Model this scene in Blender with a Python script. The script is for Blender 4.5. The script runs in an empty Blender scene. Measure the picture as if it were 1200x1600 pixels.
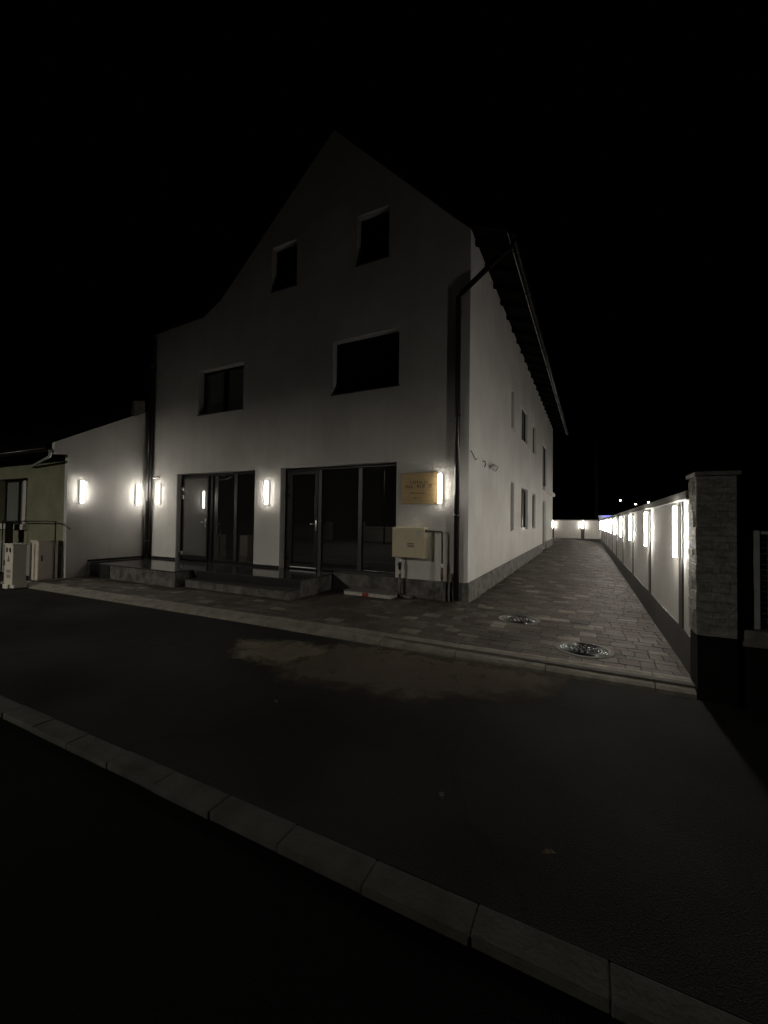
import bpy, bmesh, math, random
from mathutils import Vector, Matrix
from mathutils.geometry import tessellate_polygon
random.seed(7)
scene = bpy.context.scene
C = scene.collection

# ------------------------------------------------------------------ camera
cam_d = bpy.data.cameras.new("camera")
cam_d.sensor_fit = 'HORIZONTAL'; cam_d.sensor_width = 36.0
cam_d.lens = 634.05 / 1200.0 * 36.0
cam_d.clip_start = 0.05; cam_d.clip_end = 3000
cam = bpy.data.objects.new("camera", cam_d); C.objects.link(cam)
yaw, pitch, roll = math.radians(26.613), math.radians(1.268), math.radians(0.811)
d = Vector((-math.sin(yaw)*math.cos(pitch), math.cos(yaw)*math.cos(pitch), math.sin(pitch)))
r0 = Vector((math.cos(yaw), math.sin(yaw), 0)); u0 = r0.cross(d)
rr = math.cos(roll)*r0 + math.sin(roll)*u0
uu = -math.sin(roll)*r0 + math.cos(roll)*u0
M = Matrix((( rr.x, uu.x, -d.x, 0), (rr.y, uu.y, -d.y, 0), (rr.z, uu.z, -d.z, 1.6), (0, 0, 0, 1)))
cam.matrix_world = M
scene.camera = cam

# ------------------------------------------------------------------ night sky
w = bpy.data.worlds.new("World"); scene.world = w; w.use_nodes = True
nt = w.node_tree
for n in list(nt.nodes): nt.nodes.remove(n)
wo = nt.nodes.new('ShaderNodeOutputWorld'); bg = nt.nodes.new('ShaderNodeBackground')
sky = nt.nodes.new('ShaderNodeTexSky'); sky.sky_type = 'NISHITA'; sky.sun_disc = False
sky.sun_elevation = math.radians(-6.0); sky.sun_rotation = math.radians(180)
bg.inputs['Strength'].default_value = 0.03
nt.links.new(sky.outputs[0], bg.inputs[0]); nt.links.new(bg.outputs[0], wo.inputs[0])

# ------------------------------------------------------------------ exposure / render
LAMP = 44.0
FENCE_LAMP = 250.0
STREET = 5800.0
scene.view_settings.view_transform = 'Standard'; scene.view_settings.look = 'None'
scene.view_settings.exposure = 0.0; scene.view_settings.gamma = 1.0
scene.view_settings.use_curve_mapping = False
scene.render.engine = 'CYCLES'
cy = scene.cycles
cy.use_denoising = True
try: cy.denoiser = 'OPENIMAGEDENOISE'
except Exception: pass
cy.max_bounces = 8; cy.diffuse_bounces = 5; cy.glossy_bounces = 4
cy.caustics_reflective = False; cy.caustics_refractive = False
cy.sample_clamp_indirect = 4.0
cy.use_light_tree = True

# ------------------------------------------------------------------ materials
def base_mat(name):
    m = bpy.data.materials.new(name); m.use_nodes = True
    t = m.node_tree; b = t.nodes['Principled BSDF']
    return m, t, b

def setin(b, **k):
    for a, v in k.items():
        a = a.replace('_', ' ')
        if a in b.inputs: b.inputs[a].default_value = v

def rgba(c): return (c[0], c[1], c[2], 1.0)

def noisy(name, c1, c2, scale=6.0, rough=0.8, bump=0.0, bscale=80.0, bdist=0.004, metallic=0.0, spec=0.5, detail=6.0, lo=0.35, hi=0.65, stretch=None):
    m, t, b = base_mat(name)
    tc = t.nodes.new('ShaderNodeTexCoord')
    src = tc.outputs['Object']
    if stretch:
        mp = t.nodes.new('ShaderNodeMapping'); mp.inputs['Scale'].default_value = stretch
        t.links.new(src, mp.inputs['Vector']); src = mp.outputs['Vector']
    n = t.nodes.new('ShaderNodeTexNoise'); n.inputs['Scale'].default_value = scale; n.inputs['Detail'].default_value = detail
    n.inputs['Roughness'].default_value = 0.6
    t.links.new(src, n.inputs['Vector'])
    cr = t.nodes.new('ShaderNodeValToRGB')
    cr.color_ramp.elements[0].position = lo; cr.color_ramp.elements[0].color = rgba(c1)
    cr.color_ramp.elements[1].position = hi; cr.color_ramp.elements[1].color = rgba(c2)
    t.links.new(n.outputs['Fac'], cr.inputs['Fac'])
    t.links.new(cr.outputs['Color'], b.inputs['Base Color'])
    setin(b, Roughness=rough, Metallic=metallic, Specular_IOR_Level=spec)
    if bump:
        n2 = t.nodes.new('ShaderNodeTexNoise'); n2.inputs['Scale'].default_value = bscale; n2.inputs['Detail'].default_value = 4.0
        t.links.new(tc.outputs['Object'], n2.inputs['Vector'])
        bp = t.nodes.new('ShaderNodeBump'); bp.inputs['Strength'].default_value = bump; bp.inputs['Distance'].default_value = bdist
        t.links.new(n2.outputs['Fac'], bp.inputs['Height']); t.links.new(bp.outputs['Normal'], b.inputs['Normal'])
    return m

def emit_mat(name, col, strength):
    m, t, b = base_mat(name)
    setin(b, Base_Color=rgba((0.8, 0.8, 0.8)), Roughness=0.5)
    b.inputs['Emission Color'].default_value = rgba(col); b.inputs['Emission Strength'].default_value = strength
    return m

MT = {}
def plaster(name, c1, c2, bscale, bdist, streak):
    m, t, b = base_mat(name)
    tc = t.nodes.new('ShaderNodeTexCoord')
    n = t.nodes.new('ShaderNodeTexNoise'); n.inputs['Scale'].default_value = 0.9; n.inputs['Detail'].default_value = 8.0; n.inputs['Roughness'].default_value = 0.62
    t.links.new(tc.outputs['Object'], n.inputs['Vector'])
    cr = t.nodes.new('ShaderNodeValToRGB')
    cr.color_ramp.elements[0].position = 0.34; cr.color_ramp.elements[0].color = rgba(c1)
    cr.color_ramp.elements[1].position = 0.66; cr.color_ramp.elements[1].color = rgba(c2)
    t.links.new(n.outputs['Fac'], cr.inputs['Fac'])
    mp = t.nodes.new('ShaderNodeMapping'); mp.inputs['Scale'].default_value = (5.0, 5.0, 0.22)
    t.links.new(tc.outputs['Object'], mp.inputs['Vector'])
    st = t.nodes.new('ShaderNodeTexNoise'); st.inputs['Scale'].default_value = 1.0; st.inputs['Detail'].default_value = 6.0
    t.links.new(mp.outputs['Vector'], st.inputs['Vector'])
    sr = t.nodes.new('ShaderNodeValToRGB')
    sr.color_ramp.elements[0].position = 0.28; sr.color_ramp.elements[0].color = (1-streak, 1-streak, 1-streak*1.1, 1)
    sr.color_ramp.elements[1].position = 0.52; sr.color_ramp.elements[1].color = (1, 1, 1, 1)
    t.links.new(st.outputs['Fac'], sr.inputs['Fac'])
    mx = t.nodes.new('ShaderNodeMixRGB'); mx.blend_type = 'MULTIPLY'; mx.inputs['Fac'].default_value = 1.0
    t.links.new(cr.outputs['Color'], mx.inputs['Color1']); t.links.new(sr.outputs['Color'], mx.inputs['Color2'])
    t.links.new(mx.outputs['Color'], b.inputs['Base Color'])
    setin(b, Roughness=0.93, Specular_IOR_Level=0.3)
    g = t.nodes.new('ShaderNodeTexNoise'); g.inputs['Scale'].default_value = bscale; g.inputs['Detail'].default_value = 5.0
    w_ = t.nodes.new('ShaderNodeTexNoise'); w_.inputs['Scale'].default_value = 2.2; w_.inputs['Detail'].default_value = 2.0
    for x in (g, w_): t.links.new(tc.outputs['Object'], x.inputs['Vector'])
    b1 = t.nodes.new('ShaderNodeBump'); b1.inputs['Strength'].default_value = 0.35; b1.inputs['Distance'].default_value = 0.03
    b2 = t.nodes.new('ShaderNodeBump'); b2.inputs['Strength'].default_value = 0.75; b2.inputs['Distance'].default_value = bdist
    t.links.new(w_.outputs['Fac'], b1.inputs['Height']); t.links.new(g.outputs['Fac'], b2.inputs['Height'])
    t.links.new(b1.outputs['Normal'], b2.inputs['Normal']); t.links.new(b2.outputs['Normal'], b.inputs['Normal'])
    return m
MT['plaster'] = plaster('white_roughcast', (0.62, 0.612, 0.585), (0.74, 0.735, 0.71), 60.0, 0.012, 0.06)
MT['plaster_fine'] = plaster('white_fine_plaster', (0.60, 0.59, 0.56), (0.74, 0.73, 0.70), 110.0, 0.006, 0.08)
MT['green'] = noisy('green_render', (0.185, 0.195, 0.125), (0.24, 0.25, 0.165), 2.5, 0.92, 0.5, 90.0, 0.006)
MT['grey_socle'] = noisy('grey_socle', (0.26, 0.27, 0.25), (0.36, 0.36, 0.34), 3, 0.9, 0.5, 60, 0.006)
MT['stone'] = noisy('split_stone', (0.055, 0.053, 0.047), (0.20, 0.193, 0.175), 5.5, 0.75, 0.9, 26.0, 0.02, detail=8)
MT['pillar'] = noisy('split_stone_block', (0.17, 0.17, 0.155), (0.34, 0.33, 0.30), 9.0, 0.85, 0.9, 40.0, 0.014, stretch=(1, 1, 3.0))
MT['granite'] = noisy('polished_granite', (0.035, 0.035, 0.033), (0.075, 0.074, 0.07), 90.0, 0.10, 0, spec=0.6)
MT['skirt'] = noisy('dark_tile', (0.02, 0.02, 0.02), (0.04, 0.04, 0.038), 30, 0.25)
MT['socle_dark'] = noisy('dark_grey_paint', (0.05, 0.05, 0.048), (0.075, 0.074, 0.07), 2.0, 0.6, 0.3, 120, 0.003)
MT['matt_black'] = noisy('matt_black_surface', (0.004, 0.004, 0.004), (0.008, 0.008, 0.0075), 4, 0.8, 0.4, 60, 0.004, spec=0.2)  # even near-black for the pillar base, low fence wall and lamp head
MT['oldwall'] = noisy('dark_old_render', (0.03, 0.03, 0.027), (0.06, 0.058, 0.052), 1.5, 0.95, 0.5, 40, 0.01, spec=0.1)  # kept dark so the added wall bounces little light
MT['strip'] = noisy('anthracite_strip', (0.045, 0.043, 0.04), (0.07, 0.067, 0.062), 5.0, 0.6, 0.3, 120, 0.003)
MT['coping'] = noisy('concrete_coping', (0.14, 0.135, 0.125), (0.24, 0.235, 0.22), 8, 0.85, 0.5, 60, 0.005)
MT['frame'] = noisy('anthracite_frame', (0.008, 0.008, 0.0085), (0.012, 0.012, 0.0125), 5, 0.4, spec=0.3)
MT['mullion'] = noisy('grey_metal_mullion', (0.03, 0.03, 0.03), (0.042, 0.042, 0.041), 6, 0.4)
MT['pipe'] = noisy('dark_brown_gutter_metal', (0.016, 0.014, 0.013), (0.024, 0.021, 0.019), 4, 0.28, spec=0.6)
MT['gutter'] = noisy('glossy_gutter_metal', (0.006, 0.0057, 0.0055), (0.010, 0.0095, 0.009), 4, 0.35, spec=0.3)
MT['roof'] = noisy('dark_roof_tile', (0.003, 0.0028, 0.0028), (0.006, 0.0055, 0.0052), 4, 0.95, 0.8, 9, 0.03, spec=0.05)
MT['wood'] = noisy('dark_stained_wood', (0.002, 0.0018, 0.0016), (0.0035, 0.003, 0.0028), 5, 0.95, spec=0.0, stretch=(1, 8, 8))
MT['steel'] = noisy('brushed_steel', (0.55, 0.55, 0.54), (0.65, 0.65, 0.64), 20, 0.38, metallic=0.9)
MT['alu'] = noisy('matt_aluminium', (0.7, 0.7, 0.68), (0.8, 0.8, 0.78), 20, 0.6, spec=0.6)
MT['lampstrip'] = noisy('pale_grey_lamp_strip', (0.2, 0.2, 0.2), (0.26, 0.26, 0.26), 20, 0.5)
MT['lampgrey'] = noisy('grey_lamp_housing', (0.28, 0.27, 0.26), (0.34, 0.33, 0.32), 20, 0.5)
MT['lampbody'] = noisy('anthracite_lamp_body', (0.03, 0.03, 0.032), (0.04, 0.04, 0.042), 20, 0.5)
MT['led'] = emit_mat('warm_white_led', (1.0, 0.93, 0.83), LAMP)
MT['led_drive'] = emit_mat('warm_white_drive_led', (1.0, 0.93, 0.83), FENCE_LAMP)
MT['opal'] = emit_mat('glowing_opal_housing', (1.0, 0.94, 0.86), 0.8)
MT['opal_dim'] = emit_mat('dim_opal_housing', (1.0, 0.94, 0.86), 0.22)
MT['lamphousing'] = noisy('white_lamp_housing', (0.7, 0.69, 0.67), (0.76, 0.75, 0.73), 20, 0.5)
MT['cream'] = noisy('cream_enamel', (0.66, 0.585, 0.40), (0.72, 0.64, 0.45), 3, 0.45)
MT['creamdark'] = noisy('vent_slot_shadow_metal', (0.03, 0.028, 0.02), (0.04, 0.036, 0.028), 8, 0.6)
MT['sticker'] = noisy('white_sticker', (0.5, 0.49, 0.45), (0.68, 0.66, 0.62), 40, 0.5)
MT['gaspipe'] = noisy('dark_grey_gas_pipe', (0.03, 0.03, 0.03), (0.05, 0.05, 0.048), 10, 0.4)
MT['greypipe'] = noisy('grey_conduit', (0.12, 0.12, 0.115), (0.18, 0.18, 0.17), 10, 0.5)
MT['whiteplastic'] = noisy('white_plastic', (0.68, 0.68, 0.66), (0.76, 0.76, 0.74), 10, 0.35)
MT['black'] = noisy('black_plastic', (0.008, 0.008, 0.008), (0.012, 0.012, 0.012), 10, 0.3)
MT['brass'] = noisy('brown_fitting', (0.14, 0.085, 0.05), (0.2, 0.13, 0.08), 20, 0.4, metallic=0.4)
MT['cabinet'] = noisy('beige_polyester_cabinet', (0.64, 0.59, 0.51), (0.72, 0.67, 0.58), 4, 0.6, 0.2, 120, 0.002)
MT['cabinet2'] = noisy('pale_grey_cabinet', (0.60, 0.57, 0.50), (0.68, 0.65, 0.57), 4, 0.6, 0.2, 120, 0.002)
MT['mark'] = noisy('dark_print', (0.04, 0.037, 0.03), (0.07, 0.065, 0.05), 30, 0.6)
MT['mark_soft'] = noisy('faded_print', (0.16, 0.15, 0.12), (0.22, 0.20, 0.16), 30, 0.6)
MT['gold'] = noisy('brushed_gold_plate', (0.24, 0.168, 0.078), (0.31, 0.22, 0.105), 2.0, 0.45, metallic=0.35, stretch=(1, 1, 14), bump=0.1, bscale=40, bdist=0.001)
MT['ink'] = noisy('dark_engraving', (0.03, 0.02, 0.008), (0.05, 0.035, 0.015), 40, 0.6)
MT['red'] = noisy('red_paint', (0.3, 0.03, 0.025), (0.4, 0.05, 0.04), 14, 0.55)
MT['whitepaint'] = noisy('worn_white_paint', (0.5, 0.48, 0.44), (0.66, 0.64, 0.59), 14, 0.6)
MT['roughtop'] = noisy('rough_concrete_top', (0.14, 0.14, 0.125), (0.26, 0.25, 0.23), 18, 0.9, 0.7, 50, 0.006)
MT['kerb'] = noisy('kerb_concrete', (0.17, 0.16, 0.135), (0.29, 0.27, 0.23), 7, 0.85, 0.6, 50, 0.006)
MT['kerb2'] = noisy('darkened_kerb_concrete', (0.03, 0.029, 0.023), (0.08, 0.077, 0.064), 3, 0.9, 0.7, 45, 0.008)  # whole kerb toned dark in place of a shadow over its right end
MT['sand'] = noisy('joint_sand', (0.05, 0.045, 0.04), (0.09, 0.08, 0.07), 30, 0.95)
MT['castiron'] = noisy('cast_iron', (0.10, 0.10, 0.10), (0.20, 0.195, 0.19), 20, 0.2, metallic=1.0)
MT['ring'] = noisy('mortar_ring', (0.11, 0.103, 0.09), (0.17, 0.16, 0.14), 12, 0.9, 0.5, 60, 0.004)
MT['galv'] = noisy('painted_grey_post', (0.34, 0.36, 0.35), (0.42, 0.44, 0.43), 8, 0.5)
MT['cable'] = noisy('dark_red_cable', (0.05, 0.015, 0.012), (0.07, 0.02, 0.018), 10, 0.5)
MT['leaf'] = noisy('dry_leaf', (0.07, 0.05, 0.03), (0.11, 0.085, 0.05), 40, 0.8)
MT['soil'] = noisy('dark_soil', (0.02, 0.02, 0.014), (0.05, 0.045, 0.03), 3, 0.95, 0.6, 20, 0.03)
MT['pole'] = noisy('weathered_concrete_pole', (0.2, 0.19, 0.17), (0.3, 0.29, 0.26), 6, 0.9, 0.4, 50, 0.005)
MT['streetled'] = emit_mat('street_lamp_lens', (1.0, 0.93, 0.80), STREET)
MT['farlamp'] = emit_mat('distant_white_lamp', (1.0, 0.9, 0.8), 25.0)
MT['farlamp_warm'] = emit_mat('distant_sodium_lamp', (1.0, 0.68, 0.42), 20.0)
MT['blueled'] = emit_mat('blue_light_band', (0.22, 0.25, 1.0), 1.6)
MT['palelit'] = emit_mat('pale_lit_panel', (0.75, 0.72, 0.85), 0.22)
MT['black_pane'] = noisy('near_black_pane', (0.003, 0.003, 0.003), (0.005, 0.005, 0.005), 6, 0.8, spec=0.1)  # even near-black for the upper front panes

def glass_mat(name, tint, refl):
    m, t, b = base_mat(name)
    setin(b, Base_Color=rgba(tint), Roughness=0.012, IOR=refl, Specular_IOR_Level=0.5)
    n = t.nodes.new('ShaderNodeTexNoise'); n.inputs['Scale'].default_value = 1.1; n.inputs['Detail'].default_value = 1.0
    tc = t.nodes.new('ShaderNodeTexCoord'); t.links.new(tc.outputs['Object'], n.inputs['Vector'])
    bp = t.nodes.new('ShaderNodeBump'); bp.inputs['Strength'].default_value = 0.02; bp.inputs['Distance'].default_value = 0.01
    t.links.new(n.outputs['Fac'], bp.inputs['Height']); t.links.new(bp.outputs['Normal'], b.inputs['Normal'])
    return m
MT['glass'] = glass_mat('dark_night_glass', (0.022, 0.022, 0.021), 2.2)  # base colour raised to stand in for faint street reflections
MT['glass_black'] = glass_mat('black_night_glass', (0.006, 0.006, 0.006), 1.5)
MT['glass_leaf'] = glass_mat('grey_door_panel_glass', (0.11, 0.112, 0.11), 2.3)
MT['glass_grey'] = glass_mat('grey_glass_with_reflection', (0.19, 0.205, 0.195), 1.6)  # grey base colour paints a pale reflection into the upper front panes

# asphalt: fine aggregate grain, large worn areas
def asphalt(name, c1, c2, rough=0.85, cracks=True):
    m, t, b = base_mat(name)
    tc = t.nodes.new('ShaderNodeTexCoord')
    big = t.nodes.new('ShaderNodeTexNoise'); big.inputs['Scale'].default_value = 0.55; big.inputs['Detail'].default_value = 7.0
    gr = t.nodes.new('ShaderNodeTexNoise'); gr.inputs['Scale'].default_value = 120.0; gr.inputs['Detail'].default_value = 3.0
    vo = t.nodes.new('ShaderNodeTexVoronoi'); vo.inputs['Scale'].default_value = 150.0
    for x in (big, gr, vo): t.links.new(tc.outputs['Object'], x.inputs['Vector'])
    cr = t.nodes.new('ShaderNodeValToRGB')
    cr.color_ramp.elements[0].position = 0.36; cr.color_ramp.elements[0].color = rgba(c1)
    cr.color_ramp.elements[1].position = 0.66; cr.color_ramp.elements[1].color = rgba(c2)
    t.links.new(big.outputs['Fac'], cr.inputs['Fac'])
    mx = t.nodes.new('ShaderNodeMixRGB'); mx.blend_type = 'MULTIPLY'; mx.inputs['Fac'].default_value = 0.7
    cr2 = t.nodes.new('ShaderNodeValToRGB')
    cr2.color_ramp.elements[0].position = 0.3; cr2.color_ramp.elements[0].color = (0.45, 0.45, 0.45, 1)
    cr2.color_ramp.elements[1].position = 0.7; cr2.color_ramp.elements[1].color = (1.5, 1.5, 1.45, 1)
    t.links.new(gr.outputs['Fac'], cr2.inputs['Fac'])
    t.links.new(cr.outputs['Color'], mx.inputs['Color1']); t.links.new(cr2.outputs['Color'], mx.inputs['Color2'])
    t.links.new(mx.outputs['Color'], b.inputs['Base Color'])
    ck = t.nodes.new('ShaderNodeTexVoronoi'); ck.feature = 'DISTANCE_TO_EDGE'; ck.inputs['Scale'].default_value = 0.42
    wp = t.nodes.new('ShaderNodeTexNoise'); wp.inputs['Scale'].default_value = 2.4; wp.inputs['Detail'].default_value = 6.0
    t.links.new(tc.outputs['Object'], wp.inputs['Vector'])
    va = t.nodes.new('ShaderNodeMixRGB'); va.blend_type = 'ADD'; va.inputs['Fac'].default_value = 0.55
    t.links.new(tc.outputs['Object'], va.inputs['Color1']); t.links.new(wp.outputs['Color'], va.inputs['Color2']); t.links.new(va.outputs['Color'], ck.inputs['Vector'])
    ckr = t.nodes.new('ShaderNodeValToRGB'); ckr.color_ramp.elements[0].position = 0.002; ckr.color_ramp.elements[0].color = (0.25, 0.25, 0.25, 1)
    ckr.color_ramp.elements[1].position = 0.012; ckr.color_ramp.elements[1].color = (1, 1, 1, 1)
    t.links.new(ck.outputs['Distance'], ckr.inputs['Fac'])
    mk = t.nodes.new('ShaderNodeMixRGB'); mk.blend_type = 'MULTIPLY'; mk.inputs['Fac'].default_value = 0.3 if cracks else 0.0
    t.links.new(mx.outputs['Color'], mk.inputs['Color1']); t.links.new(ckr.outputs['Color'], mk.inputs['Color2'])
    t.links.new(mk.outputs['Color'], b.inputs['Base Color'])
    setin(b, Roughness=0.95, Specular_IOR_Level=0.08)
    bp = t.nodes.new('ShaderNodeBump'); bp.inputs['Strength'].default_value = 0.7; bp.inputs['Distance'].default_value = 0.006
    t.links.new(vo.outputs['Distance'], bp.inputs['Height']); t.links.new(bp.outputs['Normal'], b.inputs['Normal'])
    return m
MT['asphalt'] = asphalt('worn_sidewalk_asphalt', (0.017, 0.017, 0.0166), (0.043, 0.0425, 0.04))
MT['road'] = asphalt('dark_road_asphalt', (0.004, 0.004, 0.004), (0.007, 0.007, 0.0068))
MT['patch_tan'] = asphalt('sandy_dust_tan', (0.17, 0.153, 0.115), (0.30, 0.27, 0.205), 0.9, False)
MT['patch_brown'] = asphalt('sandy_dust_brown', (0.085, 0.069, 0.055), (0.14, 0.116, 0.094), 0.9, False)

# pavers: one tone per stone from a colour attribute of the stone's own pigment
def paver_mat():
    m, t, b = base_mat('concrete_pavers')
    at = t.nodes.new('ShaderNodeVertexColor'); at.layer_name = 'pigment'
    tc = t.nodes.new('ShaderNodeTexCoord')
    n = t.nodes.new('ShaderNodeTexNoise'); n.inputs['Scale'].default_value = 45.0; n.inputs['Detail'].default_value = 5.0
    n3 = t.nodes.new('ShaderNodeTexNoise'); n3.inputs['Scale'].default_value = 1.3; n3.inputs['Detail'].default_value = 6.0
    for x in (n, n3): t.links.new(tc.outputs['Object'], x.inputs['Vector'])
    cr = t.nodes.new('ShaderNodeValToRGB')
    cr.color_ramp.elements[0].position = 0.3; cr.color_ramp.elements[0].color = (0.6, 0.6, 0.6, 1)
    cr.color_ramp.elements[1].position = 0.7; cr.color_ramp.elements[1].color = (1.25, 1.25, 1.25, 1)
    t.links.new(n.outputs['Fac'], cr.inputs['Fac'])
    cr3 = t.nodes.new('ShaderNodeValToRGB')
    cr3.color_ramp.elements[0].position = 0.38; cr3.color_ramp.elements[0].color = (0.62, 0.58, 0.55, 1)
    cr3.color_ramp.elements[1].position = 0.6; cr3.color_ramp.elements[1].color = (1.05, 1.03, 1.0, 1)
    t.links.new(n3.outputs['Fac'], cr3.inputs['Fac'])
    m1 = t.nodes.new('ShaderNodeMixRGB'); m1.blend_type = 'MULTIPLY'; m1.inputs['Fac'].default_value = 1
    m2 = t.nodes.new('ShaderNodeMixRGB'); m2.blend_type = 'MULTIPLY'; m2.inputs['Fac'].default_value = 1
    t.links.new(at.outputs['Color'], m1.inputs['Color1']); t.links.new(cr.outputs['Color'], m1.inputs['Color2'])
    t.links.new(m1.outputs['Color'], m2.inputs['Color1']); t.links.new(cr3.outputs['Color'], m2.inputs['Color2'])
    t.links.new(m2.outputs['Color'], b.inputs['Base Color'])
    setin(b, Roughness=0.75, Specular_IOR_Level=0.30)
    bp = t.nodes.new('ShaderNodeBump'); bp.inputs['Strength'].default_value = 0.5; bp.inputs['Distance'].default_value = 0.004
    t.links.new(n.outputs['Fac'], bp.inputs['Height']); t.links.new(bp.outputs['Normal'], b.inputs['Normal'])
    return m
MT['paver'] = paver_mat()

# ------------------------------------------------------------------ mesh builder
class MB:
    def __init__(s): s.bm = bmesh.new()
    def box(s, x0, x1, y0, y1, z0, z1, bev=0.0, mat=None):
        r = bmesh.ops.create_cube(s.bm, size=1.0)
        vs = r['verts']
        bmesh.ops.scale(s.bm, vec=(abs(x1-x0), abs(y1-y0), abs(z1-z0)), verts=vs)
        bmesh.ops.translate(s.bm, vec=((x0+x1)/2, (y0+y1)/2, (z0+z1)/2), verts=vs)
        if bev:
            es = list({e for v in vs for e in v.link_edges})
            g = bmesh.ops.bevel(s.bm, geom=es, offset=bev, segments=2, affect='EDGES', profile=0.5)
            vs = list({v for f in g['faces'] for v in f.verts} | {v for v in vs if v.is_valid})
        if mat is not None: bmesh.ops.transform(s.bm, matrix=mat, verts=[v for v in vs if v.is_valid])
        return s
    def poly(s, pts):
        return s.bm.faces.new([s.bm.verts.new(p) for p in pts])
    def prism(s, pts, vec):          # closed extrusion of a planar polygon
        vec = Vector(vec); a = [s.bm.verts.new(p) for p in pts]; b = [s.bm.verts.new(Vector(p)+vec) for p in pts]
        n = len(pts)
        s.bm.faces.new(a[::-1]); s.bm.faces.new(b)
        for i in range(n): s.bm.faces.new((a[i], a[(i+1) % n], b[(i+1) % n], b[i]))
        return s
    def tube(s, pts, r, n=12, cap=True):
        pts = [Vector(p) for p in pts]; rings = []
        for i, p in enumerate(pts):
            if i == 0: t = (pts[1]-p).normalized()
            elif i == len(pts)-1: t = (p-pts[-2]).normalized()
            else: t = ((pts[i+1]-p).normalized()+(p-pts[i-1]).normalized()).normalized()
            up = Vector((0, 0, 1)) if abs(t.z) < 0.9 else Vector((0, 1, 0))
            a = t.cross(up).normalized(); b = a.cross(t).normalized()
            k = 1.0
            if 0 < i < len(pts)-1:
                c = max(0.3, t.dot((pts[i+1]-p).normalized())); k = 1.0/c
            rad = r[i] if isinstance(r, (list, tuple)) else r
            rings.append([s.bm.verts.new(p+(a*math.cos(2*math.pi*j/n)+b*math.sin(2*math.pi*j/n))*rad*min(k, 1.5)) for j in range(n)])
        for q in range(len(rings)-1):
            for j in range(n):
                s.bm.faces.new((rings[q][j], rings[q][(j+1) % n], rings[q+1][(j+1) % n], rings[q+1][j]))
        if cap: s.bm.faces.new(rings[0][::-1]); s.bm.faces.new(rings[-1])
        return s
    def disc(s, c, r0, r1, z0, z1, n=48):      # annular ring standing z0..z1
        for (ra, za, rb, zb) in ((r1, z0, r1, z1), (r1, z1, r0, z1), (r0, z1, r0, z0)):
            A = [s.bm.verts.new((c[0]+ra*math.cos(2*math.pi*j/n), c[1]+ra*math.sin(2*math.pi*j/n), za)) for j in range(n)]
            B = [s.bm.verts.new((c[0]+rb*math.cos(2*math.pi*j/n), c[1]+rb*math.sin(2*math.pi*j/n), zb)) for j in range(n)]
            for j in range(n): s.bm.faces.new((A[j], A[(j+1) % n], B[(j+1) % n], B[j]))
        return s
    def holed(s, outer, holes, f, depth_vec):    # wall face with openings; f maps (u,v) -> 3D; reveals go along depth_vec
        loops = [[Vector((p[0], p[1], 0)) for p in outer]] + [[Vector((p[0], p[1], 0)) for p in h] for h in holes]
        flat = [p for l in loops for p in l]
        vs = [s.bm.verts.new(f(p.x, p.y)) for p in flat]
        for tri in tessellate_polygon(loops):
            try: s.bm.faces.new([vs[i] for i in tri])
            except ValueError: pass
        k = len(outer); dv = Vector(depth_vec)
        for h in holes:
            n = len(h)
            a = vs[k:k+n]; b = [s.bm.verts.new(v.co+dv) for v in a]
            for i in range(n): s.bm.faces.new((a[i], a[(i+1) % n], b[(i+1) % n], b[i]))
            k += n
        return s
    def build(s, name, mat, parent=None, smooth=False, origin=None):
        bmesh.ops.recalc_face_normals(s.bm, faces=s.bm.faces[:])
        me = bpy.data.meshes.new(name)
        if origin is not None:
            bmesh.ops.translate(s.bm, vec=-Vector(origin), verts=s.bm.verts[:])
        s.bm.to_mesh(me); s.bm.free()
        me.materials.append(MT[mat] if isinstance(mat, str) else mat)
        if smooth:
            for p in me.polygons: p.use_smooth = True
        o = bpy.data.objects.new(name, me); C.objects.link(o)
        if origin is not None: o.location = origin
        if parent is not None:
            o.parent = parent
            pl = Vector((0, 0, 0)); q = parent
            while q is not None: pl += q.location; q = q.parent
            o.location = Vector(o.location) - pl if origin is not None else -pl
        return o

def thing(name, label, cat, loc=(0, 0, 0), group=None):
    o = bpy.data.objects.new(name, None); C.objects.link(o); o.location = loc
    o.empty_display_size = 0.1
    o['label'] = label; o['category'] = cat
    if group: o['group'] = group
    return o
def tag(o, label, cat, group=None):
    o['label'] = label; o['category'] = cat
    if group: o['group'] = group
    return o
def structure(o): o['kind'] = 'structure'; return o
def duplicate(o, loc, label, parent=None):
    c = o.copy(); C.objects.link(c)
    if parent is not None: c.parent = parent
    else: c.location = loc; c['label'] = label
    for ch in list(o.children): duplicate(ch, None, None, c)
    return c

# ------------------------------------------------------------------ key dimensions
G = 0.08                       # paving level at the street
FX1, FY = -2.012, 7.582        # right front corner of the house
FX0 = -11.581                  # left front corner
SB = (-1.83, 25.8)             # right rear corner
SD = Vector((SB[0]-FX1, SB[1]-FY, 0)); SLEN = SD.length; SD.normalize()
SN = Vector((SD.y, -SD.x, 0))  # outward normal of the side wall
WX = 0.95                      # boundary wall face
def ground_z(x, y):
    t = min(max((y-FY)/18.2, 0.0), 1.15)
    k = min(max((0.94-x)/2.8, 0.0), 1.0)
    return G + t*(0.04+0.24*k)
def side(s, z, off=0.0): return Vector((FX1, FY, 0)) + SD*s + SN*off + Vector((0, 0, z))

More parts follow.
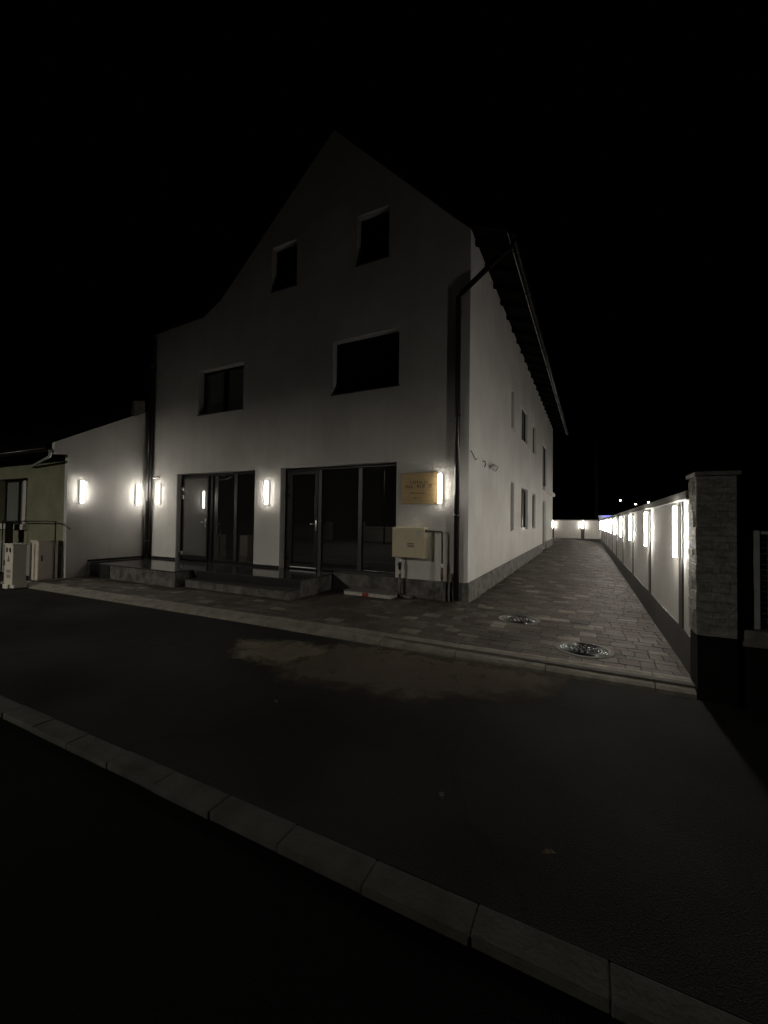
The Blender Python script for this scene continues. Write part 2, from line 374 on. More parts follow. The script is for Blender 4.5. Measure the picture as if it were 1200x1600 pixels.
# ================================================================== GROUND
mb = MB(); mb.poly([(-900, -900, -0.16), (900, -900, -0.16), (900, 900, -0.16), (-900, 900, -0.16)])
structure(mb.build('ground', 'soil'))
mb = MB(); mb.box(-60, 60, -60, 1.580, -0.155, -0.03)
structure(mb.build('road', 'road'))
mb = MB(); mb.box(-60, 40, 1.745, 4.66, -0.155, 0.0)
structure(mb.build('sidewalk', 'asphalt'))
# neighbour's dark yard behind the mesh fence, and the ground left of the annex
mb = MB(); mb.box(1.3, 40, 5.2, 60, -0.155, -0.02)
structure(mb.build('neighbour_yard', 'soil'))

# roadside kerb stones, set flush with the sidewalk
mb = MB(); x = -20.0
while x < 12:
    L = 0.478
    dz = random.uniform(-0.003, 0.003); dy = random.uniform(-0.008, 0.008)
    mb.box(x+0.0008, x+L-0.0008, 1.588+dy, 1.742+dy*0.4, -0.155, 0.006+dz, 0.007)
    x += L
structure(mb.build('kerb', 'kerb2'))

# ramped edging kerb in front of the paving
mb = MB(); x = -12.4
while x < 0.9:
    L = min(0.998, 0.925-x); dz = random.uniform(-0.003, 0.003)
    y0 = 4.56 + 0.017*(x+11)*0.95
    prof = [(y0, -0.1), (y0, 0.012), (y0+0.035, 0.040+dz), (y0+0.20, 0.076+dz), (y0+0.225, 0.084+dz), (y0+0.27, 0.084+dz), (y0+0.27, -0.1)]
    mb.prism([(x+0.003, a, b) for a, b in prof], (L-0.006, 0.0166*L, 0))
    x += 1.0
structure(mb.build('kerb', 'kerb'))

# sandy dust lying on the asphalt in front of the drive
def patch(name, outline, z, mat, soft, y_max):
    """Thin dust layer: a fine grid whose 'cover' attribute says how thick the dust lies."""
    P = [Vector((p[0], p[1])) for p in outline]; n = len(P)
    def sd(q):
        best = 1e9; ins = False
        for i in range(n):
            a, b = P[i], P[(i+1) % n]
            t = max(0, min(1, (q-a).dot(b-a)/max((b-a).length_squared, 1e-9)))
            best = min(best, (q-(a+(b-a)*t)).length)
            if (a.y > q.y) != (b.y > q.y) and q.x < (b.x-a.x)*(q.y-a.y)/(b.y-a.y)+a.x: ins = not ins
        return best if ins else -best
    st = 0.045
    x0, x1 = min(p.x for p in P)-0.3, max(p.x for p in P)+0.3; y0, y1 = min(p.y for p in P)-0.3, y_max
    nx, ny = int((x1-x0)/st), int((y1-y0)/st)
    bm = bmesh.new(); lay = bm.verts.layers.float.new('cover'); g = {}
    for i in range(nx+1):
        for k in range(ny+1):
            q = Vector((x0+(x1-x0)*i/nx, y0+(y1-y0)*k/ny)); v = bm.verts.new((q.x, q.y, z))
            v[lay] = max(0.0, min(1.0, 0.5+sd(q)/soft)); g[i, k] = v
    for i in range(nx):
        for k in range(ny):
            q = [g[i, k], g[i+1, k], g[i+1, k+1], g[i, k+1]]
            if max(v[lay] for v in q) > 0.0: bm.faces.new(q)
    bmesh.ops.delete(bm, geom=[v for v in bm.verts if not v.link_faces], context='VERTS')
    me = bpy.data.meshes.new(name); bm.to_mesh(me); bm.free()
    m = MT[mat]; t = m.node_tree; bs = t.nodes['Principled BSDF']
    at = t.nodes.new('ShaderNodeAttribute'); at.attribute_name = 'cover'
    tc = t.nodes.new('ShaderNodeTexCoord'); no = t.nodes.new('ShaderNodeTexNoise'); no.inputs['Scale'].default_value = 6.0; no.inputs['Detail'].default_value = 9.0; no.inputs['Roughness'].default_value = 0.65
    t.links.new(tc.outputs['Object'], no.inputs['Vector'])
    ad = t.nodes.new('ShaderNodeMath'); ad.operation = 'ADD'; t.links.new(at.outputs['Fac'], ad.inputs[0])
    mu = t.nodes.new('ShaderNodeMath'); mu.operation = 'MULTIPLY_ADD'; mu.inputs[1].default_value = 1.8; mu.inputs[2].default_value = -0.9
    t.links.new(no.outputs['Fac'], mu.inputs[0]); t.links.new(mu.outputs[0], ad.inputs[1])
    cr = t.nodes.new('ShaderNodeValToRGB'); cr.color_ramp.elements[0].position = 0.25; cr.color_ramp.elements[1].position = 0.95
    cr.color_ramp.elements[1].color = (0.92, 0.92, 0.92, 1)
    t.links.new(ad.outputs[0], cr.inputs['Fac']); t.links.new(cr.outputs['Color'], bs.inputs['Alpha'])
    me.materials.append(m)
    o = bpy.data.objects.new(name, me); C.objects.link(o); return structure(o)
patch('dust_patch', [(-2.9, 4.55), (-3.1, 3.45), (-2.74, 3.22), (-2.17, 3.31), (-1.39, 3.34), (-1.2, 3.47), (-1.1, 3.6), (-0.6, 3.84), (-0.3, 4.15), (-0.2, 4.66), (-2.0, 4.68)], 0.004, 'patch_brown', 0.40, 4.67)
patch('dust_patch', [(-4.15, 3.98), (-3.66, 3.45), (-3.09, 3.47), (-2.9, 3.66), (-2.78, 4.12), (-2.9, 4.25), (-3.3, 4.32)], 0.008, 'patch_tan', 0.34, 4.6)

# paving: pavers of three lengths in courses, one sheet of stones on a sand bed
def paving():
    bm = bmesh.new(); col = bm.loops.layers.float_color.new('pigment')
    tones = [(0.085, 0.076, 0.066), (0.105, 0.094, 0.082), (0.066, 0.058, 0.052), (0.092, 0.072, 0.063), (0.078, 0.060, 0.054), (0.125, 0.116, 0.1), (0.21, 0.198, 0.172), (0.10, 0.093, 0.084)]
    wts = [5, 4, 4, 4, 3, 2.2, 2.0, 4]
    j, ch = 0.0035, 0.005
    def inside(x, y):
        if x > WX-0.012: return False
        if y > 36.9: return False
        if y > FY-0.03 and y < 25.9:
            return x > FX1+0.0+ (y-FY)*0.01 - 0.02
        if y <= FY: return x > -11.56 and y > 4.82+0.017*(x+11)*0.0
        return x > -9
    y = 4.80
    rows = [0.21, 0.14, 0.21, 0.14, 0.21, 0.07+0.07]
    ri = 0
    while y < 37.0:
        hgt = rows[ri % len(rows)]; ri += 1
        x = -12.0 + random.uniform(0, 0.2)
        while x < WX:
            wd = random.choice([0.14, 0.21, 0.21, 0.28, 0.28])
            x1 = min(x+wd, WX-0.004)
            cx_, cy_ = (x+x1)/2, y+hgt/2
            if x1-x > 0.03 and inside(cx_, cy_):
                fy = 4.56+0.017*(cx_+11)*0.95+0.272
                ya, yb = max(y, fy), y+hgt
                if yb-ya > 0.03:
                    t = random.choices(tones, wts)[0]; f = random.uniform(0.86, 1.14)
                    dz = random.uniform(-0.0025, 0.0025); tx, ty = random.uniform(-0.012, 0.012), random.uniform(-0.012, 0.012)
                    def P(px, py, dn): return bm.verts.new((px, py, ground_z(px, py)+dz+(px-cx_)*tx+(py-cy_)*ty-dn))
                    a = [P(x+j+ch, ya+j+ch, 0), P(x1-j-ch, ya+j+ch, 0), P(x1-j-ch, yb-j-ch, 0), P(x+j+ch, yb-j-ch, 0)]
                    b = [P(x+j, ya+j, ch), P(x1-j, ya+j, ch), P(x1-j, yb-j, ch), P(x+j, yb-j, ch)]
                    c = [P(x+j, ya+j, .03), P(x1-j, ya+j, .03), P(x1-j, yb-j, .03), P(x+j, yb-j, .03)]
                    fs = [bm.faces.new(a)]
                    for q in range(4):
                        fs.append(bm.faces.new((b[q], b[(q+1) % 4], a[(q+1) % 4], a[q])))
                        fs.append(bm.faces.new((c[q], c[(q+1) % 4], b[(q+1) % 4], b[q])))
                    for ff in fs:
                        for l in ff.loops: l[col] = (t[0]*f, t[1]*f, t[2]*f, 1)
            x = x1
            if x >= WX-0.005: break
        y += hgt
    me = bpy.data.meshes.new('paving'); bm.to_mesh(me); bm.free(); me.materials.append(MT['paver'])
    o = bpy.data.objects.new('paving', me); C.objects.link(o); structure(o)
    # sand bed
    mb = MB()
    nx, ny = 14, 34
    for i in range(nx):
        for k in range(ny):
            xa, xb = -11.6+i*(WX+11.6)/nx, -11.6+(i+1)*(WX+11.6)/nx
            ya, yb = 4.83+k*(37-4.83)/ny, 4.83+(k+1)*(37-4.83)/ny
            mb.poly([(px, py, ground_z(px, py)-0.012) for px, py in ((xa, ya), (xb, ya), (xb, yb), (xa, yb))])
    bmesh.ops.remove_doubles(mb.bm, verts=mb.bm.verts[:], dist=0.001)
    structure(mb.build('paving_bed', 'sand'))
paving()

# ================================================================== MAIN HOUSE
house = thing('house', 'tall white gabled house with dark roof, glazed entrance doors and four front windows', 'house', (-6.8, FY, 0))
D1 = (-10.33, -7.41, 0.43, 2.835)
D2 = (-6.59, -3.52, 0.43, 2.835)
WIN = {'w1': (-9.53, -7.87, 4.42, 5.63), 'w2': (-5.15, -3.50, 4.42, 5.63), 'a1': (-7.00, -6.22, 7.21, 8.32), 'a2': (-4.56, -3.77, 7.21, 8.32)}
def rect(t): return [(t[0], t[2]), (t[1], t[2]), (t[1], t[3]), (t[0], t[3])]
outline = [(FX0, 0.0), (D1[0], 0.0), (D1[0], D1[3]), (D1[1], D1[3]), (D1[1], 0.0), (D2[0], 0.0), (D2[0], D2[3]), (D2[1], D2[3]), (D2[1], 0.0), (FX1, 0.0),
           (FX1, 7.24), (-2.28, 7.50), (-5.22, 10.56), (-8.76, 7.43), (-9.4, 7.10), (FX0, 7.02)]
mb = MB()
mb.holed(outline, [rect(v) for v in WIN.values()], lambda u, v: Vector((u, FY, v)), (0, 0.2, 0))
for t in (D1, D2):       # reveals of the two door recesses
    for (a, b, c, dd) in (((t[0], 0.0), (t[0], t[3]), 0, 0), ((t[0], t[3]), (t[1], t[3]), 0, 0), ((t[1], t[3]), (t[1], 0.0), 0, 0)):
        mb.poly([(a[0], FY, a[1]), (b[0], FY, b[1]), (b[0], FY+0.2, b[1]), (a[0], FY+0.2, a[1])])
SW = {'u1': (4.46, 4.92, 4.35, 5.53), 'u2': (6.41, 7.76, 4.35, 5.53), 'u3': (9.21, 10.13, 4.35, 5.53),
      'l1': (4.46, 5.00, 1.38, 2.78), 'l2': (6.41, 7.92, 1.38, 2.78), 'l3': (9.18, 10.22, 1.38, 2.78),
      'bal': (12.81, 14.6, 3.38, 5.42), 'door': (12.81, 14.45, 0.36, 2.72)}
mb.holed([(0, 0.0), (SLEN, 0.0), (SLEN, 7.24), (0, 7.24)], [rect(v) for v in SW.values()], lambda u, v: side(u, v), -SN*0.09)
# back and left walls, and a backing behind openings
yb = 25.8
mb.poly([(FX0, FY, 0), (FX0, FY, 7.02), (FX0, yb, 7.02), (FX0, yb, 0)])
mb.poly([(SB[0], yb, 0), (SB[0], yb, 7.24), (-5.22, yb, 10.56), (-8.76, yb, 7.43), (FX0, yb, 7.02), (FX0, yb, 0)])
# small corbel at the top left corner of the front
mb.box(FX0-0.13, FX0-0.003, FY+0.01, FY+0.3, 6.32, 7.0, 0.02)
mb.build('wall', 'plaster', house)

# stone plinths
mb = MB()
mb.box(-5.02, FX1+0.02, FY-0.028, FY+0.15, 0.0, 0.445, 0.008)
p = [side(0.0, 0, 0.026), side(SLEN, 0, 0.026), side(SLEN, 0, -0.05), side(0.15, 0, -0.05)]
def side_slab(mb, s0, s1, o0, o1, zf0, zf1):     # zf: (z at s0, z at s1)
    q = []
    for (s, i) in ((s0, 0), (s1, 1)):
        for o_ in (o0, o1):
            for zf in (zf0, zf1): q.append(mb.bm.verts.new(side(s, zf[i], o_)))
    a, b, c, e, f, g, h, k = q   # s0:o0z0,o0z1,o1z0,o1z1 ; s1...
    for fc in ((a, b, e, c), (f, h, k, g), (a, c, h, f), (b, g, k, e), (a, f, g, b), (c, e, k, h)): mb.bm.faces.new(fc)
side_slab(mb, -0.024, 12.81, -0.05, 0.026, (0.0, 0.1), (0.455, 0.455+0.20))
side_slab(mb, 14.45, SLEN, -0.05, 0.026, (0.0, 0.1), (0.68, 0.72))
mb.build('plinth', 'stone', house)
# drip band above the side plinth
mb = MB()
mb.box(FX0+0.02, D1[0]-0.002, FY-0.012, FY+0.02, 0.43, 0.49, 0.003); mb.build('skirting', 'skirt', house)
mb = MB(); mb.box(D1[1]+0.002, D2[0]-0.002, FY-0.012, FY+0.02, 0.43, 0.49, 0.003); mb.build('skirting', 'skirt', house)

# windows on the front
def window(x0, x1, z0, z1, panes, glass, y=FY+0.17, shutter=False):
    mb = MB(); f = 0.065
    mb.box(x0+0.002, x0+f, y, y+0.07, z0, z1, 0.006); mb.box(x1-f, x1-0.002, y, y+0.07, z0, z1, 0.006)
    mb.box(x0+f, x1-f, y, y+0.07, z0, z0+f, 0.006); mb.box(x0+f, x1-f, y, y+0.07, z1-f, z1-0.002, 0.006)
    for k in range(1, panes):
        xm = x0+(x1-x0)*k/panes
        mb.box(xm-0.07, xm+0.07, y+0.002, y+0.072, z0+f, z1-f, 0.006)
    o = mb.build('window', 'frame', house)
    mb = MB(); mb.box(x0+f*0.6, x1-f*0.6, y+0.034, y+0.05, z0+f*0.6, z1-f*0.6)
    mb.build('pane', glass, o)
    mb = MB(); mb.box(x0-0.02, x1+0.02, FY-0.03, FY+0.172, z0-0.022, z0+0.004, 0.004)
    mb.build('sill', 'mullion', o)
    return o
window(*WIN['w1'], 2, 'glass_grey'); window(*WIN['w2'], 1, 'black_pane'); window(*WIN['a1'], 1, 'black_pane'); window(*WIN['a2'], 1, 'black_pane')

# side windows: frame set back in the reveal
def side_window(s0, s1, z0, z1, glass, name='window', mull=0, fm='frame', sill=True):
    mb = MB(); f = 0.06; o0, o1 = -0.14, -0.075
    def sb(a, b, c, dd, p0=o0, p1=o1): side_slab(mb, a, b, p0, p1, (c, c), (dd, dd))
    sb(s0+0.002, s0+f, z0, z1); sb(s1-f, s1-0.002, z0, z1); sb(s0+f, s1-f, z0, z0+f); sb(s0+f, s1-f, z1-f, z1-0.002)
    for k in range(1, mull+1):
        sm = s0+(s1-s0)*k/(mull+1); sb(sm-0.05, sm+0.05, z0+f, z1-f, -0.138, -0.073)
    o = mb.build(name, fm, house)
    mb = MB(); side_slab(mb, s0+f*0.6, s1-f*0.6, -0.12, -0.10, (z0+f*0.6,)*2, (z1-f*0.6,)*2)
    mb.build('pane', glass, o)
    if sill:
        mb = MB(); side_slab(mb, s0-0.02, s1+0.02, -0.075, 0.035, (z0-0.025,)*2, (z0+0.003,)*2)
        mb.build('sill', 'whitepaint', o)
    return o
for k in ('u1', 'u2', 'u3', 'l1', 'l2', 'l3'): side_window(*SW[k], 'glass_black', mull=1 if k in ('u2', 'l2') else 0)
side_window(*SW['bal'], 'glass_black', 'balcony_door', 1, sill=False)
side_window(*SW['door'], 'glass_grey', 'side_door', 0, 'galv', sill=False)
mb = MB(); side_slab(mb, 12.76, SLEN+0.1, 0.002, 0.13, (3.17, 3.17), (3.34, 3.34)); mb.build('balcony_slab', 'plaster_fine', house)
mb = MB(); side_slab(mb, 12.83, 14.43, -0.16, 0.04, (0.24, 0.24), (0.36, 0.36)); mb.build('door_step', 'granite', house)

# ---- entrance glazing 1 (left): door leaf + two fixed panes
YG = FY+0.185
def fbox(mb, x0, x1, z0, z1, y0=YG, y1=YG+0.07, bev=0.006): mb.box(x0, x1, y0, y1, z0, z1, bev)
mb = MB()
fbox(mb, D1[0]+0.002, D1[0]+0.10, 0.43, 2.832); fbox(mb, -9.215, -9.10, 0.43, 2.77, YG-0.012); fbox(mb, D1[1]-0.07, D1[1]-0.002, 0.43, 2.832)
fbox(mb, D1[0]+0.10, D1[1]-0.07, 2.772, 2.832); fbox(mb, -9.10, D1[1]-0.07, 0.43, 0.50)
g1 = mb.build('entrance_glazing', 'frame', house)
mb = MB(); fbox(mb, -8.30, -8.19, 0.50, 2.77, YG-0.004); mb.build('mullion', 'mullion', g1)
mb = MB(); mb.box(-9.10, -7.48, YG+0.03, YG+0.045, 0.5, 2.772); mb.build('pane', 'glass', g1)
mb = MB()
fbox(mb, D1[0]+0.105, D1[0]+0.18, 0.445, 2.765, YG-0.06, YG+0.05); fbox(mb, -9.265, -9.22, 0.445, 2.765, YG-0.06, YG+0.05)
fbox(mb, D1[0]+0.18, -9.265, 2.69, 2.765, YG-0.06, YG+0.05); fbox(mb, D1[0]+0.18, -9.265, 0.445, 0.58, YG-0.06, YG+0.05)
leaf = mb.build('door_leaf', 'frame', house)
mb = MB(); mb.prism([(D1[0]+0.17, YG-0.064, 0.57), (-9.262, YG-0.042, 0.57), (-9.262, YG-0.032, 0.57), (D1[0]+0.17, YG-0.054, 0.57)], (0, 0, 2.13)); mb.build('pane', 'glass_leaf', leaf)
def handle(parent, x, z, dirx, dy=0.0):
    mb = MB(); YG = globals()['YG']-dy
    mb.box(x-0.018, x+0.018, YG-0.034, YG-0.016, z-0.12, z+0.12, 0.004)
    mb.tube([(x, YG-0.03, z+0.03), (x, YG-0.075, z+0.03)], 0.011)
    mb.tube([(x, YG-0.072, z+0.03), (x+dirx*0.13, YG-0.075, z+0.032)], 0.011)
    mb.tube([(x, YG-0.034, z-0.06), (x, YG-0.05, z-0.06)], 0.013)
    mb.build('handle', 'steel', parent, True)
handle(leaf, -9.28, 1.47, -1, 0.045)
for z in (2.42, 2.20, 0.62):
    mb = MB()
    for dz in (-0.035, 0.035): mb.tube([(D1[0]+0.085, YG-0.075, z+dz-0.03), (D1[0]+0.085, YG-0.075, z+dz+0.03)], 0.019)
    mb.box(D1[0]+0.08, D1[0]+0.15, YG-0.07, YG-0.061, z-0.05, z+0.05, 0.003)
    mb.build('hinge', 'steel', leaf, True)

# ---- entrance glazing 2 (right): door leaf + two fixed panes down to the plinth
mb = MB()
fbox(mb, D2[0]+0.002, D2[0]+0.13, 0.43, 2.832); fbox(mb, D2[1]-0.08, D2[1]-0.002, 0.44, 2.832)
fbox(mb, D2[0]+0.13, D2[1]-0.08, 2.772, 2.832); fbox(mb, -5.5, D2[1]-0.08, 0.44, 0.51)
g2 = mb.build('entrance_glazing', 'frame', house)
mb = MB(); fbox(mb, -5.605, -5.505, 0.43, 2.77, YG-0.012); fbox(mb, -4.53, -4.43, 0.51, 2.77, YG-0.004); mb.build('mullion', 'mullion', g2)
mb = MB(); mb.box(-5.5, -3.6, YG+0.03, YG+0.045, 0.51, 2.772); mb.build('pane', 'glass', g2)
mb = MB()
fbox(mb, D2[0]+0.135, D2[0]+0.24, 0.445, 2.765, YG-0.02, YG+0.05); fbox(mb, -5.70, -5.61, 0.445, 2.765, YG-0.02, YG+0.05)
fbox(mb, D2[0]+0.24, -5.70, 2.67, 2.765, YG-0.02, YG+0.05); fbox(mb, D2[0]+0.24, -5.70, 0.445, 0.56, YG-0.02, YG+0.05)
leaf2 = mb.build('door_leaf', 'frame', house)
mb = MB(); mb.box(D2[0]+0.24, -5.70, YG+0.01, YG+0.025, 0.56, 2.67); mb.build('pane', 'glass', leaf2)
handle(leaf2, -5.65, 1.47, -1)
mb = MB(); mb.box(D2[0]+0.20, -5.63, YG-0.028, YG-0.021, 0.462, 0.49, 0.002); mb.build('kick_plate', 'alu', leaf2)
for z in (2.4, 2.2, 0.7):
    mb = MB(); mb.tube([(D2[0]+0.12, YG-0.03, z-0.05), (D2[0]+0.12, YG-0.03, z+0.05)], 0.014); mb.build('hinge', 'frame', leaf2, True)
# threshold stone below the right hand glazing
mb = MB(); mb.box(-5.0, D2[1]-0.003, FY-0.04, FY+0.19, 0.447, 0.462, 0.003); mb.build('threshold', 'granite', house)

# ---- roof
prof = [(-1.30, 6.93), (-2.0, 7.22), (-2.28, 7.50), (-5.22, 10.56), (-8.76, 7.43), (-9.4, 7.10), (-12.0, 6.98)]
mb = MB()
T = 0.17
y0, y1 = FY-0.10, 26.1
def skew(x, y): return x + (0.01*(y-FY) if x > -5 else 0)
top = [(x, z+T+0.012) for x, z in prof]; bot = [(x, z+0.012) for x, z in prof]
ring0 = [mb.bm.verts.new((skew(x, y0), y0, z)) for x, z in top+bot[::-1]]
ring1 = [mb.bm.verts.new((skew(x, y1), y1, z)) for x, z in top+bot[::-1]]
n = len(prof)
for i in range(2*n):
    mb.bm.faces.new((ring0[i], ring0[(i+1) % (2*n)], ring1[(i+1) % (2*n)], ring1[i]))
for i in range(n-1):
    for r in (ring0, ring1): mb.bm.faces.new((r[i], r[i+1], r[2*n-2-i], r[2*n-1-i]))
roof = mb.build('roof', 'roof', house)
mb = MB(); mb.tube([(-5.22, y0, 10.76), (-5.22, y1, 10.76)], 0.10); mb.build('ridge_cap', 'roof', roof)
# verge tile ends along the gable
s_ = 0.3
while s_ < SLEN+0.3:
    mb = MB(); yy = FY+s_; dx = 0.01*s_
    mb.prism([(-1.34+dx, yy, 6.87), (-1.34+dx, yy, 6.925), (-2.03+dx, yy, 7.215), (-2.03+dx, yy, 7.13)], (0, 0.085, 0))
    mb.build('rafter', 'wood', roof)
    s_ += 0.82
# gutter: half round channel with brackets
mb = MB(); N = 10
ga = [(-1.245+0.07*math.cos(math.pi+math.pi*k/N), 6.93+0.075*math.sin(math.pi+math.pi*k/N)) for k in range(N+1)]
gi = [(-1.245+0.062*math.cos(math.pi+math.pi*k/N), 6.932+0.066*math.sin(math.pi+math.pi*k/N)) for k in range(N+1)]
gr = ga+gi[::-1]
A = [mb.bm.verts.new((x+0.01*(-0.05), FY-0.06, z)) for x, z in gr]; B = [mb.bm.verts.new((x+0.01*18.9, 26.45, z)) for x, z in gr]
for i in range(len(gr)): mb.bm.faces.new((A[i], A[(i+1) % len(gr)], B[(i+1) % len(gr)], B[i]))
for k in range(N):
    for r in (A, B): mb.bm.faces.new((r[k], r[k+1], r[len(gr)-2-k], r[len(gr)-1-k]))
gut = mb.build('gutter', 'gutter', house, True)
mb = MB(); mb.tube([(-1.325, FY-0.06, 6.925), (-1.325+0.01*19, 26.45, 6.925)], 0.007, 8); mb.build('gutter_highlight', 'alu', gut, True)  # pale strip put in to draw the highlight line along the gutter
s_ = 0.5
while s_ < SLEN:
    mb = MB(); yy = FY+s_; dx = 0.01*s_
    mb.tube([(-1.33+dx, yy, 6.95)]+[(-1.245+dx+0.08*math.cos(math.pi+math.pi*k/6), yy, 6.93+0.083*math.sin(math.pi+math.pi*k/6)) for k in range(7)], 0.007, 6)
    mb.build('gutter_bracket', 'pipe', gut, True); s_ += 1.64
# downpipes
mb = MB()
mb.tube([(-1.25, 7.70, 6.86), (-1.27, 7.68, 6.74), (-1.42, 7.60, 6.60), (-2.16, 7.50, 5.98), (-2.215, 7.495, 5.90), (-2.22, 7.495, 5.7), (-2.21, 7.495, 0.12)], 0.052, 16)
for z in (5.6, 3.6, 1.7): mb.tube([(-2.215, 7.495, z), (-2.215, 7.495, z+0.04)], 0.060, 16)
mb.build('downpipe', 'pipe', house, True)
mb = MB()
mb.tube([(-11.44, FY-0.085, 6.9), (-11.44, FY-0.085, 0.44)], 0.075, 16)
for z in (6.0, 4.2, 2.1, 0.9): mb.tube([(-11.44, FY-0.085, z), (-11.44, FY-0.085, z+0.04)], 0.083, 16)
mb.build('downpipe', 'pipe', house, True)

# ================================================================== ENTRANCE LANDING
steps = thing('entrance_landing', 'raised granite topped landing with one long step before the glazed doors', 'steps', (-8.3, 6.8, G))
def slab(mb, pts, z0, z1): mb.prism([(x, y, z0) for x, y in pts], (0, 0, z1-z0))
land = [(-11.55, 5.97), (-8.06, 5.91), (-8.09, 6.38), (-4.985, 6.36), (-5.03, FY+0.18), (-11.55, FY+0.18)]
ins = [(-11.55, 5.99), (-8.08, 5.935), (-8.11, 6.40), (-5.012, 6.385), (-5.05, FY-0.035), (-11.55, FY-0.035)]
mb = MB(); slab(mb, ins, 0.0, 0.400); mb.build('cladding', 'stone', steps)
mb = MB(); slab(mb, land, 0.402, 0.428)
bmesh.ops.bevel(mb.bm, geom=[e for e in mb.bm.edges if all(v.co.z > 0.42 for v in e.verts)], offset=0.004, segments=2, affect='EDGES')
mb.build('landing_slab', 'granite', steps)
mb = MB(); slab(mb, [(-7.96, 6.10), (-5.02, 6.085), (-5.02, 6.383), (-8.06, 6.398)], 0.0, 0.238); mb.build('cladding', 'stone', steps)
mb = MB(); slab(mb, [(-7.985, 6.075), (-4.995, 6.06), (-4.995, 6.379), (-8.055, 6.394)], 0.240, 0.266); mb.build('tread', 'granite', steps)
mb = MB(); slab(mb, [(-7.95, 6.372), (-5.0, 6.36), (-5.0, 6.384), (-7.95, 6.396)], 0.268, 0.400); mb.build('riser', 'skirt', steps)
mb = MB(); mb.box(-11.55, -10.55, 5.955, 5.987, 0.0, 0.399, 0.003); mb.build('riser', 'skirt', steps)

# ================================================================== NEIGHBOUR'S LOW HOUSE (left)
nb = thing('house', 'low neighbouring house with green street front and white gable wall', 'house', (-14, 6, 0))
AX = -11.58
mb = MB()
gab = [(5.50, 0.0), (FY+0.2, 0.0), (FY+0.2, 4.90), (5.20, 3.40), (5.18, 3.12), (5.48, 3.15)]
mb.prism([(AX, y, z) for y, z in gab], (-0.13, 0, 0))
mb.build('gable_wall', 'plaster', nb)
mb = MB(); mb.prism([(AX+0.012, 7.10, 4.48), (AX+0.012, 7.40, 4.66), (AX+0.012, 7.40, 5.02), (AX+0.012, 7.06, 4.92)], (-0.16, 0, 0)); mb.build('gable_shoulder', 'coping', nb)
mb = MB(); mb.box(AX-0.02, AX+0.014, 5.985, FY-0.003, 0.43, 0.49, 0.003); mb.build('skirting', 'skirt', nb)
# street front
wx0, wx1, wz0, wz1 = -15.3, -13.6, 1.36, 2.64
mb = MB()
mb.holed([(-24, 0.0), (AX-0.135, 0.0), (AX-0.135, 3.06), (-24, 3.06)], [[(wx0, wz0), (wx1, wz0), (wx1, wz1), (wx0, wz1)], [(-20.0, wz0), (-18.0, wz0), (-18.0, wz1), (-20.0, wz1)]],
         lambda u, v: Vector((u, 5.502, v)), (0, 0.22, 0))
mb.build('wall', 'green', nb)
mb = MB(); mb.box(-24, AX-0.132, 5.47, 5.51, 0.0, 0.87, 0.004); mb.build('socle', 'grey_socle', nb)
for (a, b) in ((wx0, wx1), (-20.0, -18.0)):
    mb = MB(); f = 0.07; y = 5.66
    for (p, q) in ((a, a+f), (b-f, b), ((a+b)/2-0.05, (a+b)/2+0.05)): mb.box(p, q, y, y+0.06, wz0, wz1, 0.005)
    mb.box(a+f, b-f, y+0.003, y+0.057, wz1-f, wz1, 0.005); mb.box(a+f, b-f, y+0.003, y+0.057, wz0, wz0+f, 0.005)
    o = mb.build('window', 'frame', nb)
    mb = MB(); mb.box(b-0.40, b-0.23, y-0.10, y-0.004, wz0+0.012, wz1-0.06, 0.006); mb.build('window_jamb', 'whitepaint', o)
    mb = MB(); mb.box(a+0.04, b-0.04, y+0.03, y+0.04, wz0+0.04, wz1-0.04); mb.build('pane', 'glass_grey', o)
    mb = MB(); mb.box(a-0.05, b+0.05, 5.40, 5.70, wz0-0.14, wz0+0.01, 0.01); mb.build('sill', 'whitepaint', o)
# roof, soffit, gutter
mb = MB()
mb.prism([(-24, 5.02, 3.22), (-24, 5.0, 3.32), (-24, 9.0, 6.0), (-24, 13, 3.4), (-24, 13, 3.2), (-24, 9.0, 5.8)], (24-0.135+AX, 0, 0))
mb.build('roof', 'roof', nb)
mb = MB(); mb.prism([(-24, 5.10, 3.06), (-24, 5.10, 3.2), (-24, 5.70, 3.4), (-24, 5.70, 3.06)], (24-0.134+AX, 0, 0)); mb.build('soffit', 'wood', nb)
mb = MB()
ga = [(5.02+0.075*math.cos(math.pi+math.pi*k/N), 3.23+0.08*math.sin(math.pi+math.pi*k/N)) for k in range(N+1)]
gi = [(5.02+0.067*math.cos(math.pi+math.pi*k/N), 3.232+0.071*math.sin(math.pi+math.pi*k/N)) for k in range(N+1)]
gr = ga+gi[::-1]
A = [mb.bm.verts.new((-24, y, z)) for y, z in gr]; B = [mb.bm.verts.new((-11.44, y, z)) for y, z in gr]
for i in range(len(gr)): mb.bm.faces.new((A[i], A[(i+1) % len(gr)], B[(i+1) % len(gr)], B[i]))
for k in range(N):
    for r in (A, B): mb.bm.faces.new((r[k], r[k+1], r[len(gr)-2-k], r[len(gr)-1-k]))
mb.build('gutter', 'pipe', nb, True)
mb = MB(); mb.tube([(-11.42, 5.03, 3.17), (-11.45, 5.05, 3.10), (-11.60, 5.10, 3.035), (-13.10, 5.40, 2.925), (-13.30, 5.44, 2.925), (-13.36, 5.50, 2.93)], 0.03, 12)
mb.build('downpipe', 'galv', nb, True)
